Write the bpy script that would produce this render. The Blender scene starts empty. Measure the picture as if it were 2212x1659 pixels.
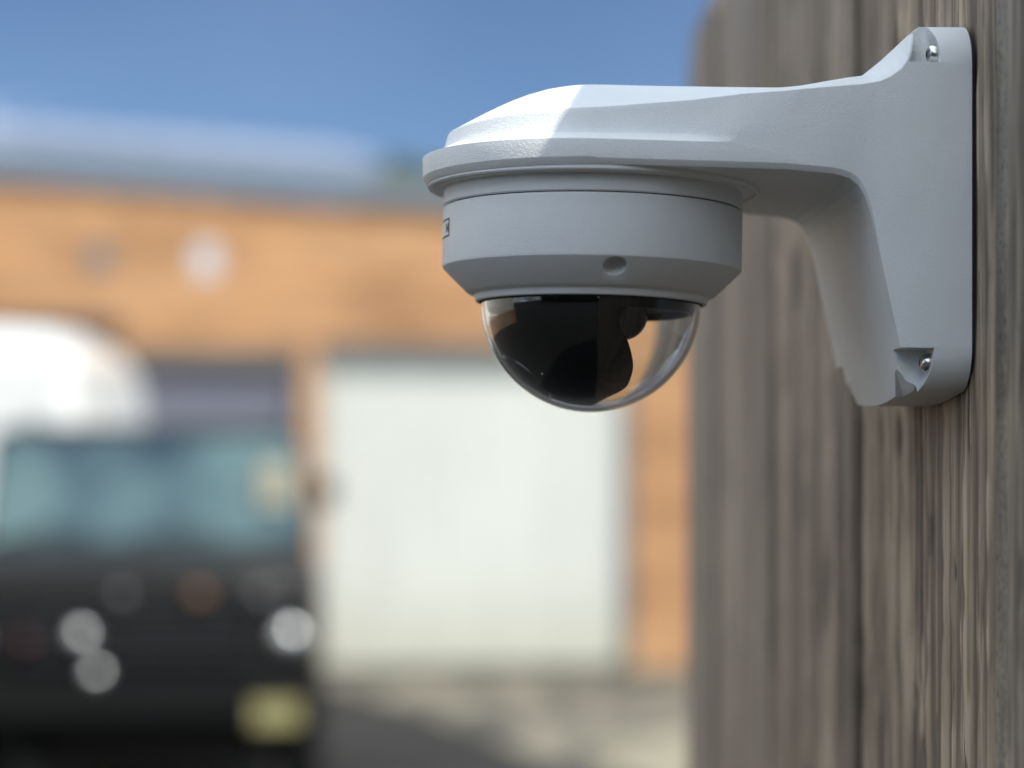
import bpy, bmesh, math, random
import numpy as np
from mathutils import Vector, Matrix, Euler
R = math.radians
random.seed(7); rng = np.random.RandomState(7)
S = bpy.context.scene
COL = S.collection
EYE = 1.6                      # eye height of the photographer
FP = 4920.0                    # focal length in units of 1/2212 of the picture width

# ------------------------------------------------------------------ camera
cd = bpy.data.cameras.new('camera'); cam = bpy.data.objects.new('camera', cd); COL.objects.link(cam)
cam.location = (0, 0, EYE); cam.rotation_euler = (R(90), 0, 0)
cd.sensor_width = 36; cd.lens = 36 * FP / 2212; cd.shift_y = (1070 - 829.5) / 2212
cd.clip_start = 0.05; cd.clip_end = 2000
cd.dof.use_dof = True; cd.dof.focus_distance = 0.858; cd.dof.aperture_fstop = 4.4; cd.dof.aperture_blades = 0
S.camera = cam

# ------------------------------------------------------------------ sun and sky
SUN_EL, SUN_AZ = R(52.5), R(51.0)       # azimuth measured from straight behind the camera towards the right
sd = Vector((math.sin(SUN_AZ) * math.cos(SUN_EL), -math.cos(SUN_AZ) * math.cos(SUN_EL), math.sin(SUN_EL)))
sl = bpy.data.lights.new('sun', 'SUN'); so = bpy.data.objects.new('sun', sl); COL.objects.link(so)
sl.energy = 4.4; sl.angle = R(0.53); sl.color = (1.0, 0.95, 0.87)
so.rotation_euler = sd.to_track_quat('Z', 'Y').to_euler()
W = bpy.data.worlds.new('World'); S.world = W; W.use_nodes = True
nt = W.node_tree; nt.nodes.clear()
out = nt.nodes.new('ShaderNodeOutputWorld'); bg = nt.nodes.new('ShaderNodeBackground')
sky = nt.nodes.new('ShaderNodeTexSky'); sky.sky_type = 'NISHITA'; sky.sun_disc = False
sky.sun_elevation = SUN_EL; sky.sun_rotation = math.pi - SUN_AZ
sky.altitude = 3000; sky.air_density = 1.0; sky.dust_density = 0.0; sky.ozone_density = 5.0
bg.inputs['Strength'].default_value = 0.085
L = nt.links.new
# bright clouds added as fill light, offset to leave a clear gap ahead: fractal noise on a flat cloud layer
tc = nt.nodes.new('ShaderNodeTexCoord'); sx = nt.nodes.new('ShaderNodeSeparateXYZ'); L(tc.outputs['Generated'], sx.inputs[0])
m0 = nt.nodes.new('ShaderNodeMath'); m0.operation = 'MAXIMUM'; L(sx.outputs['Z'], m0.inputs[0]); m0.inputs[1].default_value = 0
m1 = nt.nodes.new('ShaderNodeMath'); m1.operation = 'ADD'; L(m0.outputs[0], m1.inputs[0]); m1.inputs[1].default_value = .12
cb = nt.nodes.new('ShaderNodeCombineXYZ'); [L(m1.outputs[0], cb.inputs[i]) for i in range(3)]
dv = nt.nodes.new('ShaderNodeVectorMath'); dv.operation = 'DIVIDE'; L(tc.outputs['Generated'], dv.inputs[0]); L(cb.outputs[0], dv.inputs[1])
mp = nt.nodes.new('ShaderNodeMapping'); mp.inputs['Scale'].default_value = (1, 1, 0); mp.inputs['Location'].default_value = (55.5, 19.5, 0); L(dv.outputs[0], mp.inputs['Vector'])
nz = nt.nodes.new('ShaderNodeTexNoise'); nz.inputs['Scale'].default_value = .55; nz.inputs['Detail'].default_value = 6; nz.inputs['Roughness'].default_value = .52
L(mp.outputs[0], nz.inputs['Vector'])
cr = nt.nodes.new('ShaderNodeValToRGB'); cr.color_ramp.elements[0].position = .455; cr.color_ramp.elements[1].position = .615
cr.color_ramp.elements[0].color = (0, 0, 0, 1); cr.color_ramp.elements[1].color = (.95, .95, .95, 1); L(nz.outputs['Fac'], cr.inputs[0])
mx = nt.nodes.new('ShaderNodeMixRGB'); mx.inputs['Color2'].default_value = (24.5, 27.8, 31.0, 1)
mp2 = nt.nodes.new('ShaderNodeMapping'); mp2.inputs['Scale'].default_value = (1.6, .7, 0); mp2.inputs['Rotation'].default_value = (0, 0, .7); L(dv.outputs[0], mp2.inputs['Vector'])
nz2 = nt.nodes.new('ShaderNodeTexNoise'); nz2.inputs['Scale'].default_value = 1.3; nz2.inputs['Detail'].default_value = 5; nz2.inputs['Roughness'].default_value = .55; L(mp2.outputs[0], nz2.inputs['Vector'])
cr2 = nt.nodes.new('ShaderNodeValToRGB'); cr2.color_ramp.elements[0].position = .42; cr2.color_ramp.elements[1].position = .72
cr2.color_ramp.elements[0].color = (0, 0, 0, 1); cr2.color_ramp.elements[1].color = (.012, .012, .012, 1); L(nz2.outputs['Fac'], cr2.inputs[0])
mxm = nt.nodes.new('ShaderNodeMixRGB'); mxm.blend_type = 'LIGHTEN'; mxm.inputs['Fac'].default_value = 1; L(cr.outputs[0], mxm.inputs['Color1']); L(cr2.outputs[0], mxm.inputs['Color2'])
L(mxm.outputs[0], mx.inputs['Fac']); L(sky.outputs[0], mx.inputs['Color1']); L(mx.outputs[0], bg.inputs['Color']); L(bg.outputs[0], out.inputs[0])
S.view_settings.view_transform = 'Standard'; S.view_settings.look = 'None'
S.view_settings.gamma = 1.0; S.view_settings.use_curve_mapping = False
S.view_settings.exposure = 0.25
S.render.engine = 'CYCLES'
S.cycles.max_bounces = 14; S.cycles.transmission_bounces = 12; S.cycles.glossy_bounces = 6; S.cycles.diffuse_bounces = 5
S.cycles.caustics_refractive = False; S.cycles.caustics_reflective = False

# ------------------------------------------------------------------ helpers
def tag(o, label=None, cat=None, group=None, kind=None):
    for k, v in (('label', label), ('category', cat), ('group', group), ('kind', kind)):
        if v: o[k] = v
    return o
def empty(name, loc=(0, 0, 0), rz=0):
    o = bpy.data.objects.new(name, None); COL.objects.link(o); o.location = loc; o.rotation_euler = (0, 0, rz)
    o.empty_display_size = .1
    return o
def finish(me, smooth=None):
    if smooth is not None:
        me.polygons.foreach_set('use_smooth', [True] * len(me.polygons))
        if smooth < 180: me.set_sharp_from_angle(angle=R(smooth))
def obj(name, bm, mat, parent=None, smooth=None, loc=(0, 0, 0)):
    me = bpy.data.meshes.new(name)
    if isinstance(bm, bmesh.types.BMesh):
        bmesh.ops.recalc_face_normals(bm, faces=bm.faces); bm.to_mesh(me); bm.free()
    else:
        me.from_pydata(*bm)
    finish(me, smooth)
    o = bpy.data.objects.new(name, me); COL.objects.link(o); o.location = loc
    if mat: me.materials.append(mat)
    if parent: o.parent = parent
    return o
def box(bm, c, s, bev=0, rot=None, seg=2):
    m = Matrix.Translation(c)
    if rot is not None: m = m @ rot.to_matrix().to_4x4()
    m = m @ Matrix.Diagonal((s[0], s[1], s[2], 1))
    r = bmesh.ops.create_cube(bm, size=1, matrix=m)
    if bev:
        es = list({e for v in r['verts'] for e in v.link_edges})
        bmesh.ops.bevel(bm, geom=es, offset=bev, segments=seg, affect='EDGES')
    return bm
def mbox(c, s, bev=0, **k): return box(bmesh.new(), c, s, bev, **k)
def lathe(prof, n=96, closed=False, a0=0, a1=2 * math.pi):
    bm = bmesh.new(); full = abs(a1 - a0 - 2 * math.pi) < 1e-6
    rings = []
    for (r, z) in prof:
        if r < 1e-7: rings.append([bm.verts.new((0, 0, z))] * (n + (0 if full else 1)))
        else: rings.append([bm.verts.new((r * math.cos(a0 + (a1 - a0) * i / n), r * math.sin(a0 + (a1 - a0) * i / n), z)) for i in range(n if full else n + 1)])
    for a, b in list(zip(rings[:-1], rings[1:])) + ([(rings[-1], rings[0])] if closed else []):
        for i in range(n if full else n):
            j = (i + 1) % len(a) if full else i + 1
            vs = []
            for v in (a[i], a[j], b[j], b[i]):
                if v not in vs: vs.append(v)
            if len(vs) > 2: bm.faces.new(vs)
    return bm
def prism(pts, t0, t1, axis=1):
    """closed polygon pts (a,b) extruded between t0 and t1 along axis (0,1,2)"""
    bm = bmesh.new(); n = len(pts)
    def P(a, b, t): return {0: (t, a, b), 1: (a, t, b), 2: (a, b, t)}[axis]
    A = [bm.verts.new(P(a, b, t0)) for a, b in pts]; B = [bm.verts.new(P(a, b, t1)) for a, b in pts]
    bm.faces.new(A); bm.faces.new(B)
    for i in range(n): bm.faces.new((A[i], A[(i + 1) % n], B[(i + 1) % n], B[i]))
    return bm
def hull(pts):
    bm = bmesh.new(); [bm.verts.new(p) for p in pts]
    r = bmesh.ops.convex_hull(bm, input=bm.verts)
    bmesh.ops.delete(bm, geom=[g for g in r['geom_unused'] if isinstance(g, bmesh.types.BMVert)], context='VERTS')
    return bm
def boolean(o, cutters, op='DIFFERENCE', bevel=0, angle=35, seg=2):
    tmp = []
    for c in cutters:
        me = bpy.data.meshes.new('cutter'); bmesh.ops.recalc_face_normals(c, faces=c.faces); c.to_mesh(me); c.free()
        co = bpy.data.objects.new('cutter', me); COL.objects.link(co); tmp.append(co)
        co.parent = o.parent; co.location = o.location
        m = o.modifiers.new('b', 'BOOLEAN'); m.object = co; m.operation = op; m.solver = 'EXACT'
    if bevel:
        m = o.modifiers.new('v', 'BEVEL'); m.width = bevel; m.segments = seg; m.limit_method = 'ANGLE'; m.angle_limit = R(angle); m.use_clamp_overlap = True
    bpy.context.view_layer.update()
    dg = bpy.context.evaluated_depsgraph_get()
    me = bpy.data.meshes.new_from_object(o.evaluated_get(dg))
    o.modifiers.clear(); me.name = o.data.name; mats = list(o.data.materials); o.data = me
    me.materials.clear()
    for m in mats: me.materials.append(m)
    me.polygons.foreach_set('material_index', [0] * len(me.polygons))
    for c in tmp: bpy.data.objects.remove(c)
    return o
def interp(tab, x):
    xs, ys = zip(*tab); return float(np.interp(x, xs, ys))

# ------------------------------------------------------------------ materials
def mat(name, color, rough=.5, metal=0, spec=.5):
    m = bpy.data.materials.new(name); m.use_nodes = True
    b = m.node_tree.nodes['Principled BSDF']
    b.inputs['Base Color'].default_value = (*color, 1); b.inputs['Roughness'].default_value = rough
    b.inputs['Metallic'].default_value = metal; b.inputs['Specular IOR Level'].default_value = spec
    return m
def N(m, t, **k):
    n = m.node_tree.nodes.new(t)
    for a, v in k.items(): setattr(n, a, v)
    return n
def bsdf(m): return m.node_tree.nodes['Principled BSDF']
def coords(m, scale=(1, 1, 1), kind='Object', rot=(0, 0, 0)):
    t = N(m, 'ShaderNodeTexCoord'); p = N(m, 'ShaderNodeMapping'); p.inputs['Scale'].default_value = scale; p.inputs['Rotation'].default_value = rot
    m.node_tree.links.new(t.outputs[kind], p.inputs['Vector']); return p.outputs[0]
def noise(m, vec, scale, detail=4, rough=.5, dist=0):
    n = N(m, 'ShaderNodeTexNoise'); n.inputs['Scale'].default_value = scale; n.inputs['Detail'].default_value = detail
    n.inputs['Roughness'].default_value = rough; n.inputs['Distortion'].default_value = dist
    m.node_tree.links.new(vec, n.inputs['Vector']); return n.outputs['Fac']
def ramp(m, fac, stops):
    n = N(m, 'ShaderNodeValToRGB'); e = n.color_ramp.elements
    while len(e) < len(stops): e.new(.5)
    for i, (p, c) in enumerate(stops):
        e[i].position = p; e[i].color = (*c, 1) if not isinstance(c, float) else (c, c, c, 1)
    m.node_tree.links.new(fac, n.inputs[0]); return n.outputs[0]
def bump(m, h, strength, dist, prev=None):
    n = N(m, 'ShaderNodeBump'); n.inputs['Strength'].default_value = strength; n.inputs['Distance'].default_value = dist
    m.node_tree.links.new(h, n.inputs['Height'])
    if prev is not None: m.node_tree.links.new(prev, n.inputs['Normal'])
    return n.outputs[0]
def mixc(m, f, a, b, mode='MIX'):
    n = N(m, 'ShaderNodeMixRGB', blend_type=mode)
    for s, v in ((n.inputs['Fac'], f), (n.inputs['Color1'], a), (n.inputs['Color2'], b)):
        if isinstance(v, (int, float)): s.default_value = v
        elif isinstance(v, tuple): s.default_value = (*v, 1)
        else: m.node_tree.links.new(v, s)
    return n.outputs[0]
def lk(m, a, b): m.node_tree.links.new(a, bsdf(m).inputs[b])

def paint(name, color, rough=.42, peel=1.0):
    m = mat(name, color, rough, spec=.45)
    v = coords(m)
    n1 = noise(m, v, 1900, 2, .55); n2 = noise(m, v, 950, 2, .5)
    b1 = bump(m, n1, .6 * peel, .00028); b2 = bump(m, n2, .4 * peel, .00030, b1)
    lk(m, b2, 'Normal')
    dirt = noise(m, v, 26, 5, .6)
    col = ramp(m, dirt, [(.3, tuple(c * .95 for c in color)), (.62, color)])
    sp = N(m, 'ShaderNodeTexVoronoi'); sp.inputs['Scale'].default_value = 75; sp.inputs['Randomness'].default_value = 1
    m.node_tree.links.new(v, sp.inputs['Vector'])
    spk = ramp(m, sp.outputs['Distance'], [(.0, 1.0), (.035, 1.0), (.045, 0.0)])
    spn = ramp(m, noise(m, v, 22, 1), [(.62, 0.0), (.66, 1.0)])
    mk = mixc(m, 1.0, spk, spn, 'MULTIPLY')
    lk(m, mixc(m, mk, col, (.22, .21, .19)), 'Base Color')
    lk(m, ramp(m, dirt, [(.3, rough + .08), (.7, rough - .02)]), 'Roughness')
    return m
M_WHITE = paint('white_powder_coat', (.78, .79, .79))
M_HOUSE = paint('housing_powder_coat', (.745, .755, .76), peel=.55)
M_BLACK = mat('black_plastic', (.003, .003, .004), .45, spec=.12)
M_BLACKG = mat('black_gloss', (.006, .006, .008), .12)
M_GASK = mat('gasket', (.012, .012, .012), .7)
M_INK = mat('dark_print', (.06, .045, .045), .5)
M_STEEL = mat('stainless_steel', (.62, .62, .6), .16, 1.0)
lk(M_STEEL, ramp(M_STEEL, noise(M_STEEL, coords(M_STEEL), 900, 3), [(.3, .1), (.7, .3)]), 'Roughness')
M_DOME = bpy.data.materials.new('clear_polycarbonate'); M_DOME.use_nodes = True
_b = bsdf(M_DOME); _b.inputs['Transmission Weight'].default_value = 1; _b.inputs['IOR'].default_value = 1.44; _b.inputs['Roughness'].default_value = 0
_b.inputs['Base Color'].default_value = (.95, .96, .97, 1)

_v = N(M_DOME, 'ShaderNodeTexVoronoi'); _v.inputs['Scale'].default_value = 130; M_DOME.node_tree.links.new(coords(M_DOME), _v.inputs['Vector'])
_m = mixc(M_DOME, 1, ramp(M_DOME, _v.outputs['Distance'], [(.0, 1.0), (.05, 1.0), (.075, 0.0)]), ramp(M_DOME, noise(M_DOME, coords(M_DOME), 95, 1), [(.60, 0.0), (.63, .8)]), 'MULTIPLY')   # dust specks
_d = N(M_DOME, 'ShaderNodeBsdfDiffuse'); _d.inputs['Color'].default_value = (.6, .58, .52, 1)
_x = N(M_DOME, 'ShaderNodeMixShader'); _o = M_DOME.node_tree.nodes['Material Output']
M_DOME.node_tree.links.new(_m, _x.inputs[0]); M_DOME.node_tree.links.new(bsdf(M_DOME).outputs[0], _x.inputs[1]); M_DOME.node_tree.links.new(_d.outputs[0], _x.inputs[2]); M_DOME.node_tree.links.new(_x.outputs[0], _o.inputs['Surface'])

def wood(name, base, dark, seed, strip=False):
    m = mat(name, base, .55, spec=.4)
    v = coords(m, (1, 1, .045 if not strip else .25))
    t = N(m, 'ShaderNodeMapping'); t.inputs['Location'].default_value = (seed * 3.1, seed * 1.7, seed)
    m.node_tree.links.new(v, t.inputs['Vector']); v = t.outputs[0]
    vs = coords(m, (1, 1, .35))
    g1 = noise(m, v, 300, 6, .66, .03); g2 = noise(m, v, 75, 4, .6, .05); g3 = noise(m, vs, 14, 4, .6)
    c = ramp(m, g1, [(.38, dark), (.47, base), (.56, tuple(min(1, x * 1.12) for x in base)), (.62, tuple(min(1, x * 1.5) for x in base))])
    c2 = mixc(m, .5, c, ramp(m, g2, [(.38, tuple(x * .5 for x in base)), (.5, base), (.62, tuple(x * 1.2 for x in base))]))
    c3 = mixc(m, ramp(m, g3, [(.38, 0.0), (.68, .55)]), c2, tuple(x * y for x, y in zip(base, (.78, .76, .76))))
    bands = noise(m, coords(m, (1, 1, .10)), 19 + seed, 3, .6, .05); blot = noise(m, coords(m, (1, 1, .45)), 30 + seed, 4, .6)
    c3 = mixc(m, .7, c3, ramp(m, bands, [(.36, (.5, .47, .44)), (.5, (.95, .93, .9)), (.62, (1.22, 1.2, 1.14))]), 'MULTIPLY')
    c3 = mixc(m, .5, c3, ramp(m, blot, [(.38, (.62, .6, .58)), (.5, (1, 1, 1)), (.64, (1.2, 1.17, 1.1))]), 'MULTIPLY')
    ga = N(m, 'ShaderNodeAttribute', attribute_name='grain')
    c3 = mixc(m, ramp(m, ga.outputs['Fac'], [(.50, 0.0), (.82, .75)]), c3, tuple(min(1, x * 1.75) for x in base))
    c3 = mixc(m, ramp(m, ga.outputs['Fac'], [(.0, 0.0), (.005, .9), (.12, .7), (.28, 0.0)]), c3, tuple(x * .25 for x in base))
    # narrow dark checks along the grain
    vc = N(m, 'ShaderNodeMapping'); vc.inputs['Scale'].default_value = (1, 1, .8 if not strip else 2.2); m.node_tree.links.new(v, vc.inputs['Vector'])
    k = noise(m, vc.outputs[0], 420 if not strip else 700, 3, .6)
    kk = ramp(m, k, [(.0, 1.0), (.33 if not strip else .39, 1.0), (.37 if not strip else .43, 0.0)])
    c4 = mixc(m, kk, c3, tuple(x * .22 for x in base))
    lk(m, c4, 'Base Color')
    fine = noise(m, coords(m, (1, 1, .5)), 900, 3, .6)
    b0 = bump(m, g1, 1.0, .0018); b1 = bump(m, fine, .5, .0004, b0); b2 = bump(m, kk, -.8, .0008, b1)
    lk(m, b2, 'Normal')
    lk(m, ramp(m, g2, [(.3, .62), (.7, .42)]), 'Roughness')
    return m
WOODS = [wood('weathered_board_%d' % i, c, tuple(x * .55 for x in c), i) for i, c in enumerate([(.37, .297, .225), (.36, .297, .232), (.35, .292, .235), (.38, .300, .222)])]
M_STRIP = wood('sawn_edge', (.29, .262, .215), (.18, .16, .13), 5, strip=True)
M_RAIL = wood('rail_wood', (.3, .25, .19), (.16, .13, .1), 9)

# ------------------------------------------------------------------ the fence frame (l across from the camera to the fence, f along it, h over the eye)
A = math.atan(166 / FP); CA, SA = math.cos(A), math.sin(A)
D = 0.1985
def FL(u, f):                                    # distance l of the image column u at fence distance f
    k = (u - 1106) / FP; return f * (k * CA + SA) / (CA - k * SA)
def LF(u, l):
    k = (u - 1106) / FP; return l * (CA - k * SA) / (k * CA + SA)
def ZD(l, f): return l * SA + f * CA
def near(u, v, f=.83):
    l = FL(u, f); return (l, (1070 - v) / FP * ZD(l, f))
def world(l, f, h): return (l * CA - f * SA, l * SA + f * CA, EYE + h)

# ================================================================== SETTING
def grid_sheet(name, x0, x1, y0, y1, z, m, nx=2, ny=2):
    bm = bmesh.new(); vs = [[bm.verts.new((x0 + (x1 - x0) * i / nx, y0 + (y1 - y0) * j / ny, z)) for j in range(ny + 1)] for i in range(nx + 1)]
    for i in range(nx):
        for j in range(ny): bm.faces.new((vs[i][j], vs[i + 1][j], vs[i + 1][j + 1], vs[i][j + 1]))
    return obj(name, bm, m)
M_ASPH = mat('asphalt', (.05, .05, .052), .95, spec=.15)
_v = coords(M_ASPH); _n = noise(M_ASPH, _v, .6, 5); _n2 = noise(M_ASPH, _v, 60, 4)
lk(M_ASPH, mixc(M_ASPH, .5, ramp(M_ASPH, _n, [(.3, (.018, .018, .018)), (.7, (.036, .036, .034))]), ramp(M_ASPH, _n2, [(.3, (.012, .012, .012)), (.7, (.05, .049, .046))])), 'Base Color')
lk(M_ASPH, bump(M_ASPH, _n2, .6, .006), 'Normal')
M_CONC = mat('worn_concrete', (.33, .28, .2), .85)
_v = coords(M_CONC); _n = noise(M_CONC, coords(M_CONC, (1, .28, 1)), 1.9, 5, .6); _n2 = noise(M_CONC, _v, 40, 4)
lk(M_CONC, mixc(M_CONC, .15, ramp(M_CONC, _n, [(.42, (.022, .021, .017)), (.50, (.085, .077, .056)), (.60, (.20, .18, .13))]), ramp(M_CONC, _n2, [(.3, (.1, .09, .07)), (.7, (.28, .25, .19))])), 'Base Color')
tag(grid_sheet('ground', -300, 300, -300, 500, 0, M_ASPH), kind='structure')
# facade frame: t along the wall, n out of it towards the camera
B = R(9.0); TB = Vector((math.cos(B), math.sin(B), 0)); NB = Vector((math.sin(B), -math.cos(B), 0))
Y0 = 20.7; O = Vector(((740 - 1106) / FP * Y0, Y0, 0))
def T_of(u):                                      # wall coordinate seen at image column u
    k = (u - 1106) / FP; return (k * O.y - O.x) / (TB.x - k * TB.y)
def Hgt(u, v): t = T_of(u); return EYE + (1070 - v) / FP * (O.y + t * TB.y)
bm = bmesh.new()
pa, pb = O + TB * -9 + NB * .02, O + TB * 12 + NB * .02
pts = [(pa.x, pa.y), (-9, 17.5), (-4, 18.0), (-1.5, 18.9), (-.7, 16.9), (.26, 13.5), (1.2, 10.2), (3, 8), (12, 7), (pb.x, pb.y)]
bm.faces.new([bm.verts.new((x, y, .004)) for x, y in pts])
tag(obj('concrete_apron', bm, M_CONC), kind='structure')
bm = bmesh.new()
pts = [(.45, 14.6), (.75, 12.6), (1.5, 10.4), (3.2, 8.6), (12, 7.6), (12, 15.4), (1.6, 15.6)]
bm.faces.new([bm.verts.new((x, y, .008)) for x, y in pts])
M_GRAV = mat('pale_gravel', (.42, .37, .24), .9)
_n = noise(M_GRAV, coords(M_GRAV), 9, 6, .7)
lk(M_GRAV, ramp(M_GRAV, _n, [(.35, (.15, .14, .1)), (.65, (.31, .28, .19))]), 'Base Color')
tag(obj('gravel_verge', bm, M_GRAV), kind='structure')

# ------------------------------------------------------------------ brick building
M_BRICK = mat('orange_brick', (.5, .27, .12), .85)
_t = N(M_BRICK, 'ShaderNodeTexCoord'); _s = N(M_BRICK, 'ShaderNodeSeparateXYZ'); _c = N(M_BRICK, 'ShaderNodeCombineXYZ')
_l = M_BRICK.node_tree.links.new
_l(_t.outputs['Object'], _s.inputs[0]); _l(_s.outputs['X'], _c.inputs[0]); _l(_s.outputs['Z'], _c.inputs[1])
_br = N(M_BRICK, 'ShaderNodeTexBrick'); _l(_c.outputs[0], _br.inputs['Vector'])
_br.inputs['Scale'].default_value = 1; _br.inputs['Brick Width'].default_value = .225; _br.inputs['Row Height'].default_value = .075; _br.inputs['Mortar Size'].default_value = .005
_br.inputs['Color1'].default_value = (.57, .285, .115, 1); _br.inputs['Color2'].default_value = (.42, .215, .095, 1); _br.inputs['Mortar'].default_value = (.42, .34, .24, 1)
_n = noise(M_BRICK, coords(M_BRICK, (.6, 1, 2.2)), 1.0, 5, .65)
lk(M_BRICK, mixc(M_BRICK, .8, _br.outputs['Color'], ramp(M_BRICK, _n, [(.36, (.60, .55, .50)), (.48, (.92, .88, .84)), (.64, (1.12, 1.13, 1.12))]), 'MULTIPLY'), 'Base Color')
lk(M_BRICK, bump(M_BRICK, _br.outputs['Fac'], -.6, .008), 'Normal')
M_DOOR = mat('white_door_paint', (.66, .68, .63), .45)
_n = noise(M_DOOR, coords(M_DOOR, (1, 1, .3)), 3, 4)
_z = N(M_DOOR, 'ShaderNodeSeparateXYZ'); M_DOOR.node_tree.links.new(N(M_DOOR, 'ShaderNodeTexCoord').outputs['Object'], _z.inputs[0])
_g = ramp(M_DOOR, _z.outputs['Z'], [(.0, (.85, .83, .74)), (.9, (1, 1, 1))])      # splash dirt low on the door
lk(M_DOOR, mixc(M_DOOR, 1, mixc(M_DOOR, 1, ramp(M_DOOR, _n, [(.3, (.60, .61, .555)), (.7, (.67, .68, .615))]), _g, 'MULTIPLY'), (1, 1, 1), 'MULTIPLY'), 'Base Color')
M_BLUE = mat('blue_grey_door_paint', (.13, .145, .19), .5)
M_GREY = mat('grey_trim', (.16, .17, .17), .5); M_FASC = mat('fascia_sheet', (.17, .195, .22), .5)
M_DARK = mat('dark_trim', (.05, .055, .06), .6)
M_ROOF = mat('pale_roof_sheet', (.42, .47, .56), .4, spec=.6)
_n = noise(M_ROOF, coords(M_ROOF, (1, .2, 1)), 2, 4)
lk(M_ROOF, ramp(M_ROOF, _n, [(.3, (.21, .24, .30)), (.7, (.25, .285, .35))]), 'Base Color')
bld = empty('brick_workshop', O, B)
tag(bld, 'orange brick workshop with white roller door, across the yard beyond the dark car', 'building')
LX, RX = -14.0, 16.0
tA, tB_ = T_of(690), T_of(1368)                   # white door opening
HD = Hgt(1030, 737)
wA, wB = T_of(-700), T_of(650); HW = Hgt(450, 752)
def eave(t): return interp([(T_of(0), Hgt(0, 385)), (T_of(950), Hgt(950, 458))], t) if T_of(0) < t < T_of(950) else (
    Hgt(0, 385) + (t - T_of(0)) * (Hgt(950, 458) - Hgt(0, 385)) / (T_of(950) - T_of(0)))
# wall = front with two openings (local x = t, y = into the building)
def wall_piece(x0, x1, z0, z1f):
    a, b = (z1f(x0), z1f(x1)) if callable(z1f) else (z1f, z1f)
    bm = prism([(x0, z0), (x1, z0), (x1, b), (x0, a)], 0, .3, 1); return bm
bm = bmesh.new()
def addmesh(dst, src):
    me = bpy.data.meshes.new('t'); src.to_mesh(me); src.free(); dst.from_mesh(me); bpy.data.meshes.remove(me)
for a in ((LX, wA, 0, eave), (wA, wB, HW, eave), (wB, tA, 0, eave), (tA, tB_, HD, eave), (tB_, RX, 0, eave)): addmesh(bm, wall_piece(*a))
addmesh(bm, prism([(.3, 0), (9, 0), (9, 3.9), (.3, 3.9)], RX - .3, RX, 0)); addmesh(bm, prism([(.3, 0), (9, 0), (9, 3.9), (.3, 3.9)], LX, LX + .3, 0)); addmesh(bm, prism([(LX, 0), (RX, 0), (RX, 3.6), (LX, 3.6)], 8.7, 9.0, 1))
obj('wall', bm, M_BRICK, bld)
M_RAILM = mat('galvanised_rail', (.4, .4, .38), .5)
M_HEAD = mat('door_head_grey', (.17, .155, .135), .6)
def roller(x0, x1, top, m, name, lab):
    n = 28; bm = bmesh.new()
    for i in range(n):
        z0 = .03 + (top - .03) * i / n; z1 = .03 + (top - .03) * (i + 1) / n
        box(bm, ((x0 + x1) / 2, .16, (z0 + z1) / 2), (x1 - x0 - .12, .03, z1 - z0 - .006), .006, seg=1)
    d = obj(name, bm, m, bld, 40); tag(d, lab)
    bm = bmesh.new(); bm.free()
    for xx in (x0 + .03, x1 - .03): obj('door_rail', mbox((xx, .12, top / 2), (.06, .1, top)), M_RAILM, d)
    obj('door_head', mbox(((x0 + x1) / 2, .07, top - .07), (x1 - x0 - .13, .1, .14), .01), M_HEAD, d)
    return d
roller(tA, tB_, HD, M_DOOR, 'roller_door', 'white roller door')
roller(wA, wB, HW, M_BLUE, 'roller_door', 'blue grey roller door behind the dark car')
# dark lintel over the left part of the left opening
xl = T_of(262); obj('canopy', mbox(((wA + xl) / 2, -.16, Hgt(130, 705)), (xl - wA, .3, .12), .01), M_DARK, bld)
# gutter / fascia following the eave, roof sheet with seams, flue
bm = bmesh.new(); e0, e1 = eave(LX), eave(RX)
addmesh(bm, prism([(LX - .2, e0 + .03), (RX + .2, e1 + .03), (RX + .2, e1 + .26), (LX - .2, e0 + .26)], -.09, -.002, 1)); obj('fascia', bm, M_FASC, bld)
bm = bmesh.new(); ridge = 1.8
rx0, rx1 = LX - .2, T_of(830)
def roofz(x, y): return eave(x) + .3 + (y + .34) * .21
for (x0, x1) in ((rx0, rx1),):
    q = [(x0, -.12), (x1, -.12), (x1 - .3, ridge), (x0, ridge)]
    top = [bm.verts.new((x, y, roofz(x, y) + (.06 if y < 0 else .06))) for x, y in q]; bot = [bm.verts.new((x, y, roofz(x, y) - .03)) for x, y in q]
    bm.faces.new(top); bm.faces.new(bot)
    for i in range(4): bm.faces.new((top[i], top[(i + 1) % 4], bot[(i + 1) % 4], bot[i]))
rf = obj('roof', bm, M_ROOF, bld)
for i in range(24):
    x = rx0 + .4 + i * .55
    if x > rx1 - 1.2: break
    o = obj('roof_seam', prism([(-.1, roofz(x, -.1) + .055), (ridge, roofz(x, ridge) + .055), (ridge, roofz(x, ridge) + .1), (-.1, roofz(x, -.1) + .1)], x - .02, x + .02, 0), M_ROOF, rf)
obj('flat_roof', mbox(((rx1 + RX) / 2, 4.6, 3.06), (RX - rx1, 8.8, .12)), M_DARK, bld)
fl = lathe([(.0, 0), (.09, 0), (.09, 1.0), (.15, 1.02), (.15, 1.1), (0, 1.22)], 20)
xf = T_of(842); obj('flue', fl, mat('flue_metal', (.6, .62, .6), .4), bld, 40, loc=(xf, .5, 2.9))
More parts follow.
